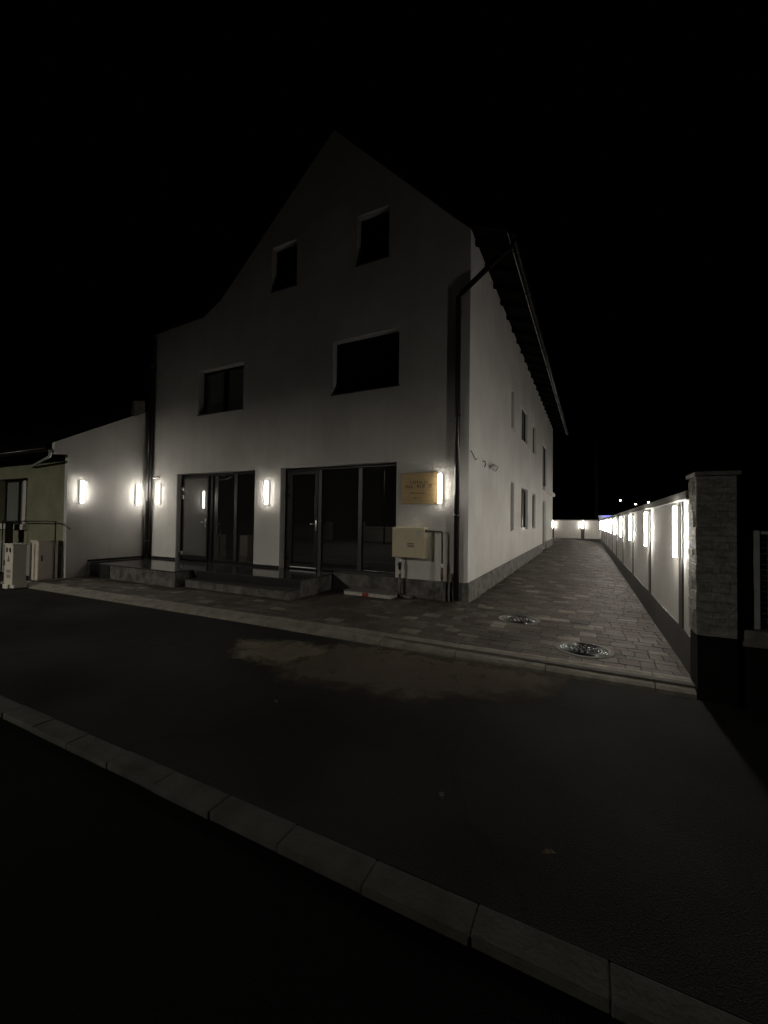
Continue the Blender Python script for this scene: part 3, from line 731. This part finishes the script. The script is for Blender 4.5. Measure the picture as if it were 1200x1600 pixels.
# handrail against the green house
rail = thing('handrail', 'thin black handrail standing before the green house front', 'railing', (-13, 5.32, 0))
mb = MB(); mb.tube([(-14.6, 5.30, 1.445), (-11.66, 5.30, 1.475)], 0.014, 8); mb.tube([(-11.66, 5.30, 1.475), (-11.56, 5.47, 1.36), (-11.5, 5.55, 1.28)], 0.011, 8)
mb.build('rail', 'black', rail, True)
for x in (-14.4, -13.48, -11.66):
    mb = MB(); mb.tube([(x, 5.30, 0.0), (x, 5.30, 1.46)], 0.015, 8); mb.build('post', 'black', rail, True)
mb = MB(); mb.box(-13.99, -13.68, 5.20, 5.26, 0.02, 1.42, 0.008)
tag(mb.build('gate_post', 'black'), 'wide flat black post before the green house window', 'post')

# ================================================================== WALL LAMPS
def make_lamp(label, group, led='led', housing='opal'):
    """Bar lamp whose back lies in the local plane y=0 and which stands out along -y."""
    t = thing('wall_lamp', label, 'lamp', (0, 0, 0), group)
    mb = MB(); mb.box(-0.038, 0.038, -0.046, -0.001, -0.288, 0.288, 0.006); mb.build('housing', housing, t)
    mb = MB(); mb.box(-0.043, 0.043, -0.0525, -0.0465, -0.292, 0.292, 0.002); mb.build('reflector_plate', 'lamphousing', t)
    mb = MB()
    pts = [(-0.026, -0.053), (-0.030, -0.058), (-0.017, -0.090), (0.017, -0.090), (0.030, -0.058), (0.026, -0.053)]
    mb.prism([(x, y, -0.284) for x, y in pts], (0, 0, 0.568)); mb.build('diffuser', led, t)
    mb = MB(); mb.box(-0.0075, 0.0075, -0.098, -0.0915, -0.270, 0.270, 0.002); mb.build('front_strip', 'lampstrip', t)
    return t
GF = 'bar lamps on the house fronts'
L0 = make_lamp('lit bar lamp on the white wall between the two entrance glazings', GF)
L0.location = (-6.975, FY, 2.245)
o = duplicate(L0, (-11.07, FY, 2.285), 'lit bar lamp on the house front right of the downpipe, under the camera')
o = duplicate(L0, (-2.565, FY, 2.245), 'lit bar lamp at the right end of the gold plaque')
o = duplicate(L0, (AX, 5.80, 2.235), 'lit bar lamp near the street end of the white gable wall'); o.rotation_euler = (0, 0, math.pi/2)
o = duplicate(L0, (AX, 7.24, 2.25), 'lit bar lamp on the white gable wall just left of the downpipe'); o.rotation_euler = (0, 0, math.pi/2)

# ================================================================== BOUNDARY WALL (right)
GW = 'bar lamps along the driveway wall'
ys = [5.58, 8.13, 10.97, 13.85, 16.75, 19.6, 22.45, 25.3, 28.15, 31.0, 33.85]
bw = thing('boundary_wall', 'long white driveway wall with dark base, dark upright strips and coping', 'wall', (WX, 5.1, 0))
mb = MB(); mb.box(WX, WX+0.22, 5.06, 37.02, 0.40, 1.862); mb.build('wall_panel', 'plaster_fine', bw)
mb = MB(); mb.box(WX-0.012, WX+0.235, 5.06, 37.0, -0.1, 0.462, 0.004); mb.build('plinth', 'socle_dark', bw)
mb = MB()
yy = 5.06
while yy < 37.1:
    mb.box(WX-0.055, WX+0.28, yy+0.003, min(yy+1.0, 37.2)-0.003, 1.864, 1.955, 0.008); yy += 1.0
mb.build('coping', 'coping', bw)
for y in ys:
    mb = MB(); mb.box(WX-0.014, WX+0.02, y-0.10, y+0.10, 0.464, 1.862, 0.003); mb.build('strip', 'strip', bw)
ordn = ['first', 'second', 'third', 'fourth', 'fifth', 'sixth', 'seventh', 'eighth', 'ninth', 'tenth', 'farthest']
L1 = None
for i, y in enumerate(ys):
    lab = ('lit bar lamp on the driveway wall nearest the stone pillar' if i == 0 else
           'lit bar lamp on the driveway wall, last before the rear wall' if i == 10 else
           f'lit bar lamp on the driveway wall, {ordn[i]} from the stone pillar')
    if L1 is None: L1 = make_lamp(lab, GW, 'led_drive', 'opal_dim'); o = L1; o.location = (WX-0.015, y, 1.525); o.scale = (0.72, 0.72, 1.0)
    else: o = duplicate(L1, (WX-0.015, y, 1.525), lab)
    o.rotation_euler = (0, 0, -math.pi/2)

# rear wall
rw = thing('boundary_wall', 'low white wall with dark base closing the far end of the drive', 'wall', (-5, 37, 0))
mb = MB(); mb.box(-16, WX-0.003, 37.0, 37.2, 0.40, 1.86); mb.build('wall_panel', 'plaster_fine', rw)
mb = MB(); mb.box(-16, WX-0.015, 36.985, 37.21, -0.1, 0.40, 0.004); mb.build('plinth', 'socle_dark', rw)
mb = MB(); mb.box(-16, WX-0.06, 36.95, 37.25, 1.863, 1.93, 0.008); mb.build('coping', 'coping', rw)
rx = [-0.33, -2.62, -5.5]
for x in rx:
    mb = MB(); mb.box(x-0.13, x+0.13, 36.986, 37.02, 0.402, 1.858, 0.003); mb.build('strip', 'strip', rw)
for x, lab in zip(rx[:2], ['lit bar lamp on the rear wall beside the drive corner', 'lit bar lamp on the rear wall half hidden by the house corner']):
    o = duplicate(L1, (x, 36.985, 1.525), lab); o['group'] = 'bar lamps on the rear wall'; o.rotation_euler = (0, 0, 0)

# gate pillar
pil = thing('gate_pillar', 'square split stone pillar with flat cap ending the driveway wall', 'pillar', (1.07, 4.9, 0))
mb = MB(); mb.box(0.935, 1.212, 4.757, 5.055, 0.55, 2.06); 
mb.build('core', 'socle_dark', pil)
mb = MB(); z = 0.575
while z < 2.055:
    hh = min(random.choice([0.06, 0.075, 0.09]), 2.062-z)
    if hh < 0.03: break
    for (fx0, fx1, fy0, fy1, along) in ((0.93, 1.218, 4.742, 4.757, 'x'), (0.922, 0.936, 4.742, 5.06, 'y'), (1.211, 1.225, 4.757, 5.06, 'y')):
        a0, a1 = (fx0, fx1) if along == 'x' else (fy0, fy1)
        c = a0
        while c < a1-0.01:
            e = min(c+random.uniform(0.09, 0.2), a1)
            if a1-e < 0.05: e = a1
            pr = random.uniform(0, 0.007)
            if along == 'x': mb.box(c+0.001, e-0.001, fy0-pr, fy1, z+0.001, z+hh-0.001, 0.0015)
            elif fx0 < 1: mb.box(fx0-pr, fx1, c+0.001, e-0.001, z+0.001, z+hh-0.001, 0.0015)
            else: mb.box(fx0, fx1+pr, c+0.001, e-0.001, z+0.001, z+hh-0.001, 0.0015)
            c = e
    z += hh
mb.build('stone_cladding', 'pillar', pil)
mb = MB(); mb.box(0.928, 1.22, 4.75, 5.055, -0.1, 0.572, 0.004); mb.build('base', 'matt_black', pil)
mb = MB(); mb.box(0.90, 1.25, 4.715, 5.09, 2.066, 2.105, 0.006); mb.build('cap', 'coping', pil)

# neighbour's mesh fence on the right
mf = thing('fence', 'grey post and wire mesh fence on a dark low wall beside the pillar', 'fence', (3, 4.92, 0))
mb = MB(); mb.box(1.226, 9.0, 4.82, 5.02, -0.1, 0.50); mb.build('base_wall', 'matt_black', mf)
mb = MB()
xx = 1.226
while xx < 9: mb.box(xx+0.003, min(xx+0.8, 9)-0.003, 4.80, 5.04, 0.502, 0.652, 0.012); xx += 0.8
mb.build('coping', 'coping', mf)
def fence_bay(x):
    mb = MB(); mb.box(x, x+0.052, 4.89, 4.94, 0.654, 1.56, 0.004); mb.build('post', 'galv', mf)
    mb = MB(); mb.box(x+0.054, x+1.94, 4.90, 4.93, 1.525, 1.555, 0.003); mb.build('rail', 'galv', mf)
    mb = MB()
    for k in range(1, 38): mb.tube([(x+0.06+k*0.05, 4.915, 0.70), (x+0.06+k*0.05, 4.915, 1.53)], 0.0022, 5)
    for k in range(1, 17): mb.tube([(x+0.06, 4.912, 0.70+k*0.05), (x+1.93, 4.912, 0.70+k*0.05)], 0.0022, 5)
    mb.build('wire_mesh', 'greypipe', mf)
for x in (1.37, 3.32, 5.27): fence_bay(x)

# ================================================================== THINGS ON THE FRONT
# gas box
gb = thing('gas_meter_box', 'cream metal gas meter box on the house front under the gold plaque', 'meter box', (-3.15, FY, 1.2))
bx0, bx1, bz0, bz1, by = -3.485, -2.82, 0.885, 1.482, 7.34
mb = MB(); mb.box(bx0, bx1, by, FY-0.004, bz0, bz1, 0.008); mb.build('body', 'cream', gb)
mb = MB(); mb.box(bx0+0.008, bx1-0.012, by-0.016, by-0.002, bz0+0.012, bz1-0.03, 0.004); mb.build('door', 'cream', gb)
mb = MB()
for k in range(3): mb.box(-3.15, -3.01, by-0.0185, by-0.0165, 1.10+k*0.03, 1.114+k*0.03)
mb.build('vent_slots', 'creamdark', gb)
mb = MB(); mb.box(-2.955, -2.86, by-0.0185, by-0.0165, 1.30, 1.425); mb.build('sticker', 'sticker', gb)
mb = MB(); mb.tube([(-2.818, 7.45, 1.415), (-2.50, 7.45, 1.41), (-2.478, 7.45, 1.39), (-2.476, 7.45, 0.80)], 0.017, 10)
mb.tube([(-2.815, 7.45, 1.415), (-2.79, 7.45, 1.415)], 0.032, 10); mb.build('outlet_pipe', 'gaspipe', gb, True)
mb = MB(); mb.tube([(-2.476, 7.45, 0.80), (-2.476, 7.45, 0.72)], 0.03, 12); mb.build('coupling', 'whiteplastic', gb, True)
mb = MB(); mb.tube([(-2.478, 7.45, 0.72), (-2.48, 7.45, 0.50)], 0.026, 12); mb.build('regulator', 'brass', gb, True)
mb = MB(); mb.tube([(-2.48, 7.45, 0.50), (-2.48, 7.45, 0.06)], 0.018, 10); mb.build('lower_pipe', 'greypipe', gb, True)
mb = MB(); mb.tube([(-3.36, 7.45, 0.89), (-3.36, 7.45, 0.56)], 0.018, 10); mb.build('inlet_pipe', 'whiteplastic', gb, True)
mb = MB(); mb.tube([(-3.36, 7.45, 0.785), (-3.36, 7.45, 0.77), (-3.36, 7.45, 0.74), (-3.36, 7.45, 0.66), (-3.36, 7.45, 0.62)], [0.02, 0.034, 0.036, 0.03, 0.02], 12)
mb.box(-3.40, -3.32, 7.405, 7.415, 0.73, 0.75, 0.003); mb.build('valve', 'black', gb, True)
mb = MB(); mb.tube([(-3.36, 7.45, 0.575), (-3.36, 7.45, 0.55)], 0.036, 12); mb.build('collar', 'whiteplastic', gb, True)
mb = MB(); mb.tube([(-3.36, 7.45, 0.55), (-3.36, 7.45, 0.05)], 0.03, 12); mb.build('ground_pipe', 'greypipe', gb, True)
mb = MB(); mb.box(-2.36, -2.335, 7.50, 7.545, 0.07, 0.62, 0.004); tag(mb.build('cable_duct', 'greypipe'), 'short thin grey cable duct rising beside the front downpipe foot', 'duct')

# plaque
sg = thing('sign_plaque', 'gold metal plaque with four lines of dark lettering beside a bar lamp', 'sign', (-3.0, FY-0.04, 2.26))
mb = MB(); mb.box(-3.40, -2.62, FY-0.034, FY-0.018, 1.95, 2.575, 0.003); mb.build('plate', 'gold', sg)
mb = MB()
for x in (-3.36, -2.70):
    for z in (1.99, 2.535): mb.tube([(x, FY-0.017, z), (x, FY-0.001, z)], 0.009, 8)
mb.build('standoff', 'steel', sg)
def letters(mb, cx_, z, width, hgt, yy):
    x = cx_-width/2
    while x < cx_+width/2-hgt*0.4:
        wl = hgt*random.uniform(0.45, 0.72); st = hgt*0.23
        k = random.randint(0, 6)
        if k != 6:
            if k in (0, 1, 2, 4): mb.box(x, x+st, yy, yy+0.0014, z-hgt/2, z+hgt/2)
            if k in (0, 3, 4): mb.box(x+st*1.02, x+wl, yy, yy+0.0013, z+hgt/2-st, z+hgt/2)
            if k in (1, 3): mb.box(x+st*1.02, x+wl, yy, yy+0.0013, z-hgt/2, z-hgt/2+st)
            if k in (2, 4, 5): mb.box(x+st*1.02, x+wl-st*1.02, yy, yy+0.0012, z-st/2, z+st/2)
            if k in (2, 5): mb.box(x+wl-st, x+wl, yy, yy+0.0014, z-hgt/2, z+hgt/2)
        x += wl+hgt*0.2
yy = FY-0.0358
mb = MB()
letters(mb, -3.02, 2.385, 0.40, 0.056, yy); letters(mb, -3.01, 2.302, 0.58, 0.060, yy)
letters(mb, -3.03, 2.165, 0.34, 0.032, yy); letters(mb, -3.03, 2.075, 0.17, 0.038, yy)
mb.build('lettering', 'ink', sg)

# cameras and loose cable
def sec_cam(label, base, aim, up, k=1.0):
    t = thing('security_camera', label, 'camera', base)
    b = Vector(base); a = Vector(aim).normalized(); n = Vector(up)
    mb = MB(); mb.tube([b, b+n*0.02], 0.045, 16); mb.tube([b+n*0.02, b+n*0.07], 0.016, 10); mb.build('mount', 'whiteplastic', t, True)
    c = b+n*0.085
    mb = MB(); mb.tube([c-a*0.05, c-a*0.045, c+a*0.085, c+a*0.09], [0.026*k, 0.032*k, 0.034*k, 0.030*k], 18); mb.build('body', 'whiteplastic', t, True)
    mb = MB(); mb.tube([c+a*0.088, c+a*0.096], 0.029*k, 18); mb.build('lens', 'black', t, True)
sec_cam('white bullet camera above the lamp at the left house corner', (-11.14, FY, 2.765), (-0.75, -0.6, -0.25), (0, -1, 0))
sb_ = side(1.75, 2.86)
sec_cam('white camera with black ring lens on the driveway side wall', tuple(sb_), (0.8, 0.1, -0.45), tuple(SN), 2.0)
mb = MB(); q = [side(0.10, 2.98, 0.004), side(0.2, 2.93, 0.02), side(0.27, 2.87, 0.03), side(0.36, 2.845, 0.03), side(0.46, 2.85, 0.02), side(0.50, 2.885, 0.03)]
mb.tube(q, 0.008, 8); tag(mb.build('cable', 'cable', None, True), 'loose dark cable end hanging on the driveway side wall near the corner', 'cable')
mb = MB(); q = [side(1.08, 2.91, 0.0), side(1.09, 2.90, 0.05), side(1.11, 2.84, 0.055), side(1.10, 2.78, 0.04)]
mb.tube(q, 0.011, 8); tag(mb.build('cable', 'greypipe', None, True), 'short grey cable stub on the side wall left of the camera', 'cable')

# white plank with red band
pk = thing('plank', 'long white plank with a red band lying by the house plinth', 'plank', (-3.9, 7.2, G))
mb = MB()
mb.box(-4.44, -4.02, 7.095, 7.115, G+0.012, G+0.078, 0.003); mb.box(-3.875, -3.40, 7.095, 7.115, G+0.012, G+0.078, 0.003)
mb.box(-4.44, -3.40, 7.117, 7.44, G+0.004, G+0.074, 0.003)
mb.build('board', 'whitepaint', pk)
mb = MB(); mb.box(-4.018, -3.877, 7.0945, 7.115, G+0.012, G+0.078, 0.003); mb.build('red_band', 'red', pk)
mb = MB(); mb.box(-4.46, -3.385, 7.09, 7.45, G+0.080, G+0.098, 0.004); mb.build('top_slab', 'roughtop', pk)
mb = MB(); mb.box(-3.33, -3.08, 7.40, 7.55, G+0.002, G+0.05, 0.01); tag(mb.build('stone_block', 'roughtop'), 'small pale stone block under the gas meter box by the plinth', 'block')

# manhole covers
def manhole(label, c, r, mt):
    zc = ground_z(*c)
    t = thing('manhole_cover', label, 'manhole cover', (c[0], c[1], zc))
    mb = MB(); mb.disc(c, r, r+0.045, zc-0.01, zc+0.006); mb.build('rim', mt, t)
    mb = MB(); n = 56
    mb.disc(c, 0.0, r-0.006, zc-0.02, zc+0.003, n)
    def ringtube(rad, tr):
        m = 64
        A = [[mb.bm.verts.new((c[0]+(rad+tr*math.cos(q))*math.cos(2*math.pi*j/m), c[1]+(rad+tr*math.cos(q))*math.sin(2*math.pi*j/m), zc+0.004+tr*0.9*math.sin(q))) for j in range(m)] for q in [math.pi*k/6 for k in range(7)]]
        for k in range(6):
            for j in range(m): mb.bm.faces.new((A[k][j], A[k][(j+1) % m], A[k+1][(j+1) % m], A[k+1][j]))
    for ra in (0.95, 0.83, 0.71): ringtube(r*ra, 0.010)
    for ring, cnt in ((0.55, 14), (0.38, 9), (0.20, 5)):
        for k in range(cnt):
            a = 2*math.pi*k/cnt+ring
            m4 = Matrix.Translation((c[0]+r*ring*math.cos(a), c[1]+r*ring*math.sin(a), zc+0.003)) @ Matrix.Rotation(a+0.6, 4, 'Z') @ Matrix.Diagonal((0.026, 0.013, 0.011, 1))
            bmesh.ops.create_icosphere(mb.bm, subdivisions=2, radius=1.0, matrix=m4)
    mb.build('lid', 'castiron', t, True)
manhole('round cast iron manhole cover near the driveway kerb, nearest the pillar', (-0.03, 5.51), 0.275, 'ring')
manhole('round cast iron manhole cover in the paving by the house corner', (-0.95, 6.70), 0.27, 'castiron')

# utility cabinets
cb = thing('utility_cabinet', 'pale narrow utility cabinet with two dark sockets, standing on the asphalt by the kerb end', 'cabinet', (-11.3, 4.4, 0))
mb = MB(); mb.box(-11.50, -11.12, 4.28, 4.53, 0.10, 0.955, 0.012)
mb.prism([(-11.51, 4.27, 0.957), (-11.11, 4.27, 0.957), (-11.11, 4.54, 0.957), (-11.51, 4.54, 0.957)], (0, 0, 0.03))
mb.build('body', 'cabinet2', cb)
mb = MB(); mb.box(-11.51, -11.28, 4.265, 4.55, 0.0, 0.098, 0.01); mb.box(-11.278, -11.10, 4.30, 4.54, 0.02, 0.098, 0.01); mb.build('foot', 'cabinet2', cb)
mb = MB(); mb.box(-11.40, -11.345, 4.268, 4.279, 0.80, 0.90, 0.003); mb.box(-11.255, -11.20, 4.268, 4.279, 0.80, 0.90, 0.003); mb.build('socket', 'black', cb)
mb = MB(); mb.prism([(-11.36, 4.2785, 0.60), (-11.24, 4.2785, 0.60), (-11.30, 4.2785, 0.74)], (0, -0.002, 0)); mb.build('warning_mark', 'mark_soft', cb)
mb = MB()
for z0 in (0.36, 0.25): 
    for k in range(3): mb.box(-11.37, -11.20, 4.274, 4.279, z0+k*0.025, z0+k*0.025+0.012)
mb.build('vent_slots', 'mark', cb)
mb = MB(); mb.box(-11.497, -11.46, 4.262, 4.279, 0.50, 0.62, 0.004); mb.build('latch', 'mark', cb)

cb = thing('utility_cabinet', 'beige utility cabinet with a flat door, standing against the green house corner', 'cabinet', (-11.85, 5.2, 0))
mb = MB(); mb.box(-12.02, -11.725, 4.975, 5.40, 0.06, 0.985, 0.008); mb.prism([(-12.04, 4.96, 0.987), (-11.70, 4.96, 0.987), (-11.70, 5.415, 0.987), (-12.04, 5.415, 0.987)], (0, 0, 0.03)); mb.build('body', 'cabinet', cb)
mb = MB(); mb.box(-11.724, -11.703, 4.985, 5.39, 0.215, 0.975, 0.004); mb.build('door', 'cabinet', cb)
mb = MB(); mb.box(-11.724, -11.708, 4.985, 5.39, 0.07, 0.205, 0.004); mb.build('base_panel', 'cabinet', cb)
mb = MB(); mb.box(-11.702, -11.69, 5.04, 5.075, 0.52, 0.66, 0.003); mb.build('latch', 'mark', cb)
mb = MB(); mb.tube([(-11.85, 4.90, 0.05), (-11.85, 4.90, 0.95)], 0.022, 10); tag(mb.build('conduit', 'greypipe', None, True), 'upright grey conduit at the left side of the beige cabinet', 'conduit')

# dry leaves on the asphalt
def dry_leaf(x, y, a, label):
    mb = MB()
    pts = [(-0.035, 0), (-0.015, 0.014), (0.012, 0.016), (0.038, 0.0), (0.014, -0.013), (-0.016, -0.012)]
    vs = [Vector((p[0], p[1], 0.006+0.012*abs(p[1])/0.016)) for p in pts]
    mt = Matrix.Translation((x, y, 0.001)) @ Matrix.Rotation(a, 4, 'Z')
    mb.prism([mt @ v for v in vs], (0, 0, 0.0015))
    tag(mb.build('dry_leaf', 'leaf'), label, 'leaf', 'dry leaves on the asphalt')
dry_leaf(-0.16, 2.15, 0.5, 'tiny dry leaf on the asphalt, nearest the front kerb')
dry_leaf(-0.75, 2.30, 1.9, 'tiny dry leaf on the asphalt, middle one of three')
dry_leaf(-2.43, 2.79, 2.7, 'tiny dry leaf on the asphalt, leftmost of three')

# ================================================================== FAR BACKGROUND
mb = MB(); mb.tube([(0.76, 42, -0.1), (0.74, 42, 9.2)], [0.16, 0.10], 12)
tag(mb.build('utility_pole', 'oldwall', None, True), 'tall dim utility pole behind the rear wall', 'pole')
def far_lamp(x, y, z, mat, label):
    t = thing('street_lamp', label, 'street lamp', (x, y, 0), 'distant street lamps')
    mb = MB(); mb.tube([(x, y, -0.1), (x, y, z-0.3), (x-0.1, y, z), (x-0.5, y-0.2, z+0.1)], [0.09, 0.06, 0.05, 0.05], 8); mb.build('pole', 'oldwall', t, True)
    mb = MB(); mb.box(x-1.0, x-0.4, y-0.35, y-0.05, z+0.1, z+0.22, 0.03); mb.build('lamp_head', 'galv', t)
    mb = MB(); mb.box(x-0.9, x-0.48, y-0.36, y-0.06, z-0.10, z+0.09, 0.03); mb.build('lamp_lens', mat, t)
far_lamp(9.5, 140, 8.73, 'farlamp', 'distant street lamp with white light above the driveway wall, leftmost of three')
far_lamp(13.4, 140, 7.56, 'farlamp_warm', 'distant street lamp with orange light above the driveway wall, middle of three')
far_lamp(16.6, 140, 8.1, 'farlamp', 'distant street lamp with white light above the driveway wall, nearest the pillar')
# the street lamp across the road whose light falls on the fronts facing the street
ow = thing('added_reflection_wall', 'unseen low dull wall with a coping, added across the road for the glass to reflect', 'wall', (-14, -13, -0.1))  # unseen wall added so the door glass reflects a pale band
for xa, xb in ((-34, -19.6), (-16.4, 6)):
    mb = MB(); mb.box(xa, xb, -13.3, -13.0, -0.16, 1.05); mb.build('wall_panel', 'oldwall', ow)
    mb = MB(); mb.box(xa-0.03, xb+0.03, -13.35, -12.95, 1.052, 1.13, 0.01); mb.build('coping', 'kerb2', ow)  # coping of the added reflection wall
for xp in (-19.6, -16.4):
    mb = MB(); mb.box(xp-0.2 if xp < -18 else xp-0.199, xp+0.199, -13.4, -12.9, -0.16, 1.5, 0.01); mb.build('post', 'oldwall', ow)  # posts of the added reflection wall
LX = -12.5
sl = thing('street_lamp', 'tall street lamp with a flat head standing across the road', 'street lamp', (LX, -9.4, -0.1))
mb = MB(); mb.tube([(LX, -9.4, -0.1), (LX, -9.4, 4.9), (LX, -9.25, 5.35), (LX, -8.6, 5.55)], [0.07, 0.05, 0.045, 0.04], 14); mb.build('pole', 'roof', sl, True)
mb = MB(); mb.box(LX-0.16, LX+0.16, -8.65, -7.95, 5.52, 5.62, 0.02)
for (a, b, c, e) in ((LX-0.16, LX-0.14, -8.64, -7.96), (LX+0.14, LX+0.16, -8.64, -7.96), (LX-0.139, LX+0.141, -8.64, -8.62), (LX-0.139, LX+0.141, -7.98, -7.96)): mb.box(a, b, c, e, 5.475, 5.519)
mb.build('lamp_head', 'matt_black', sl)
mb = MB(); mb.box(LX-0.10, LX+0.10, -8.45, -8.15, 5.495, 5.517); mb.build('lamp_lens', 'streetled', sl)
kk = thing('kiosk', 'distant small pale building with a glowing blue band beyond the wall', 'kiosk', (2.8, 82, 0))
mb = MB(); mb.box(1.9, 4.3, 80.3, 83, -0.1, 2.75, 0.05); mb.build('wall', 'palelit', kk)
mb = MB(); mb.box(1.75, 4.5, 80.0, 83.2, 2.76, 3.12, 0.08); mb.build('roof', 'palelit', kk)
mb = MB(); mb.box(2.25, 3.95, 79.93, 79.99, 2.84, 3.05, 0.02); mb.build('blue_sign', 'blueled', kk)
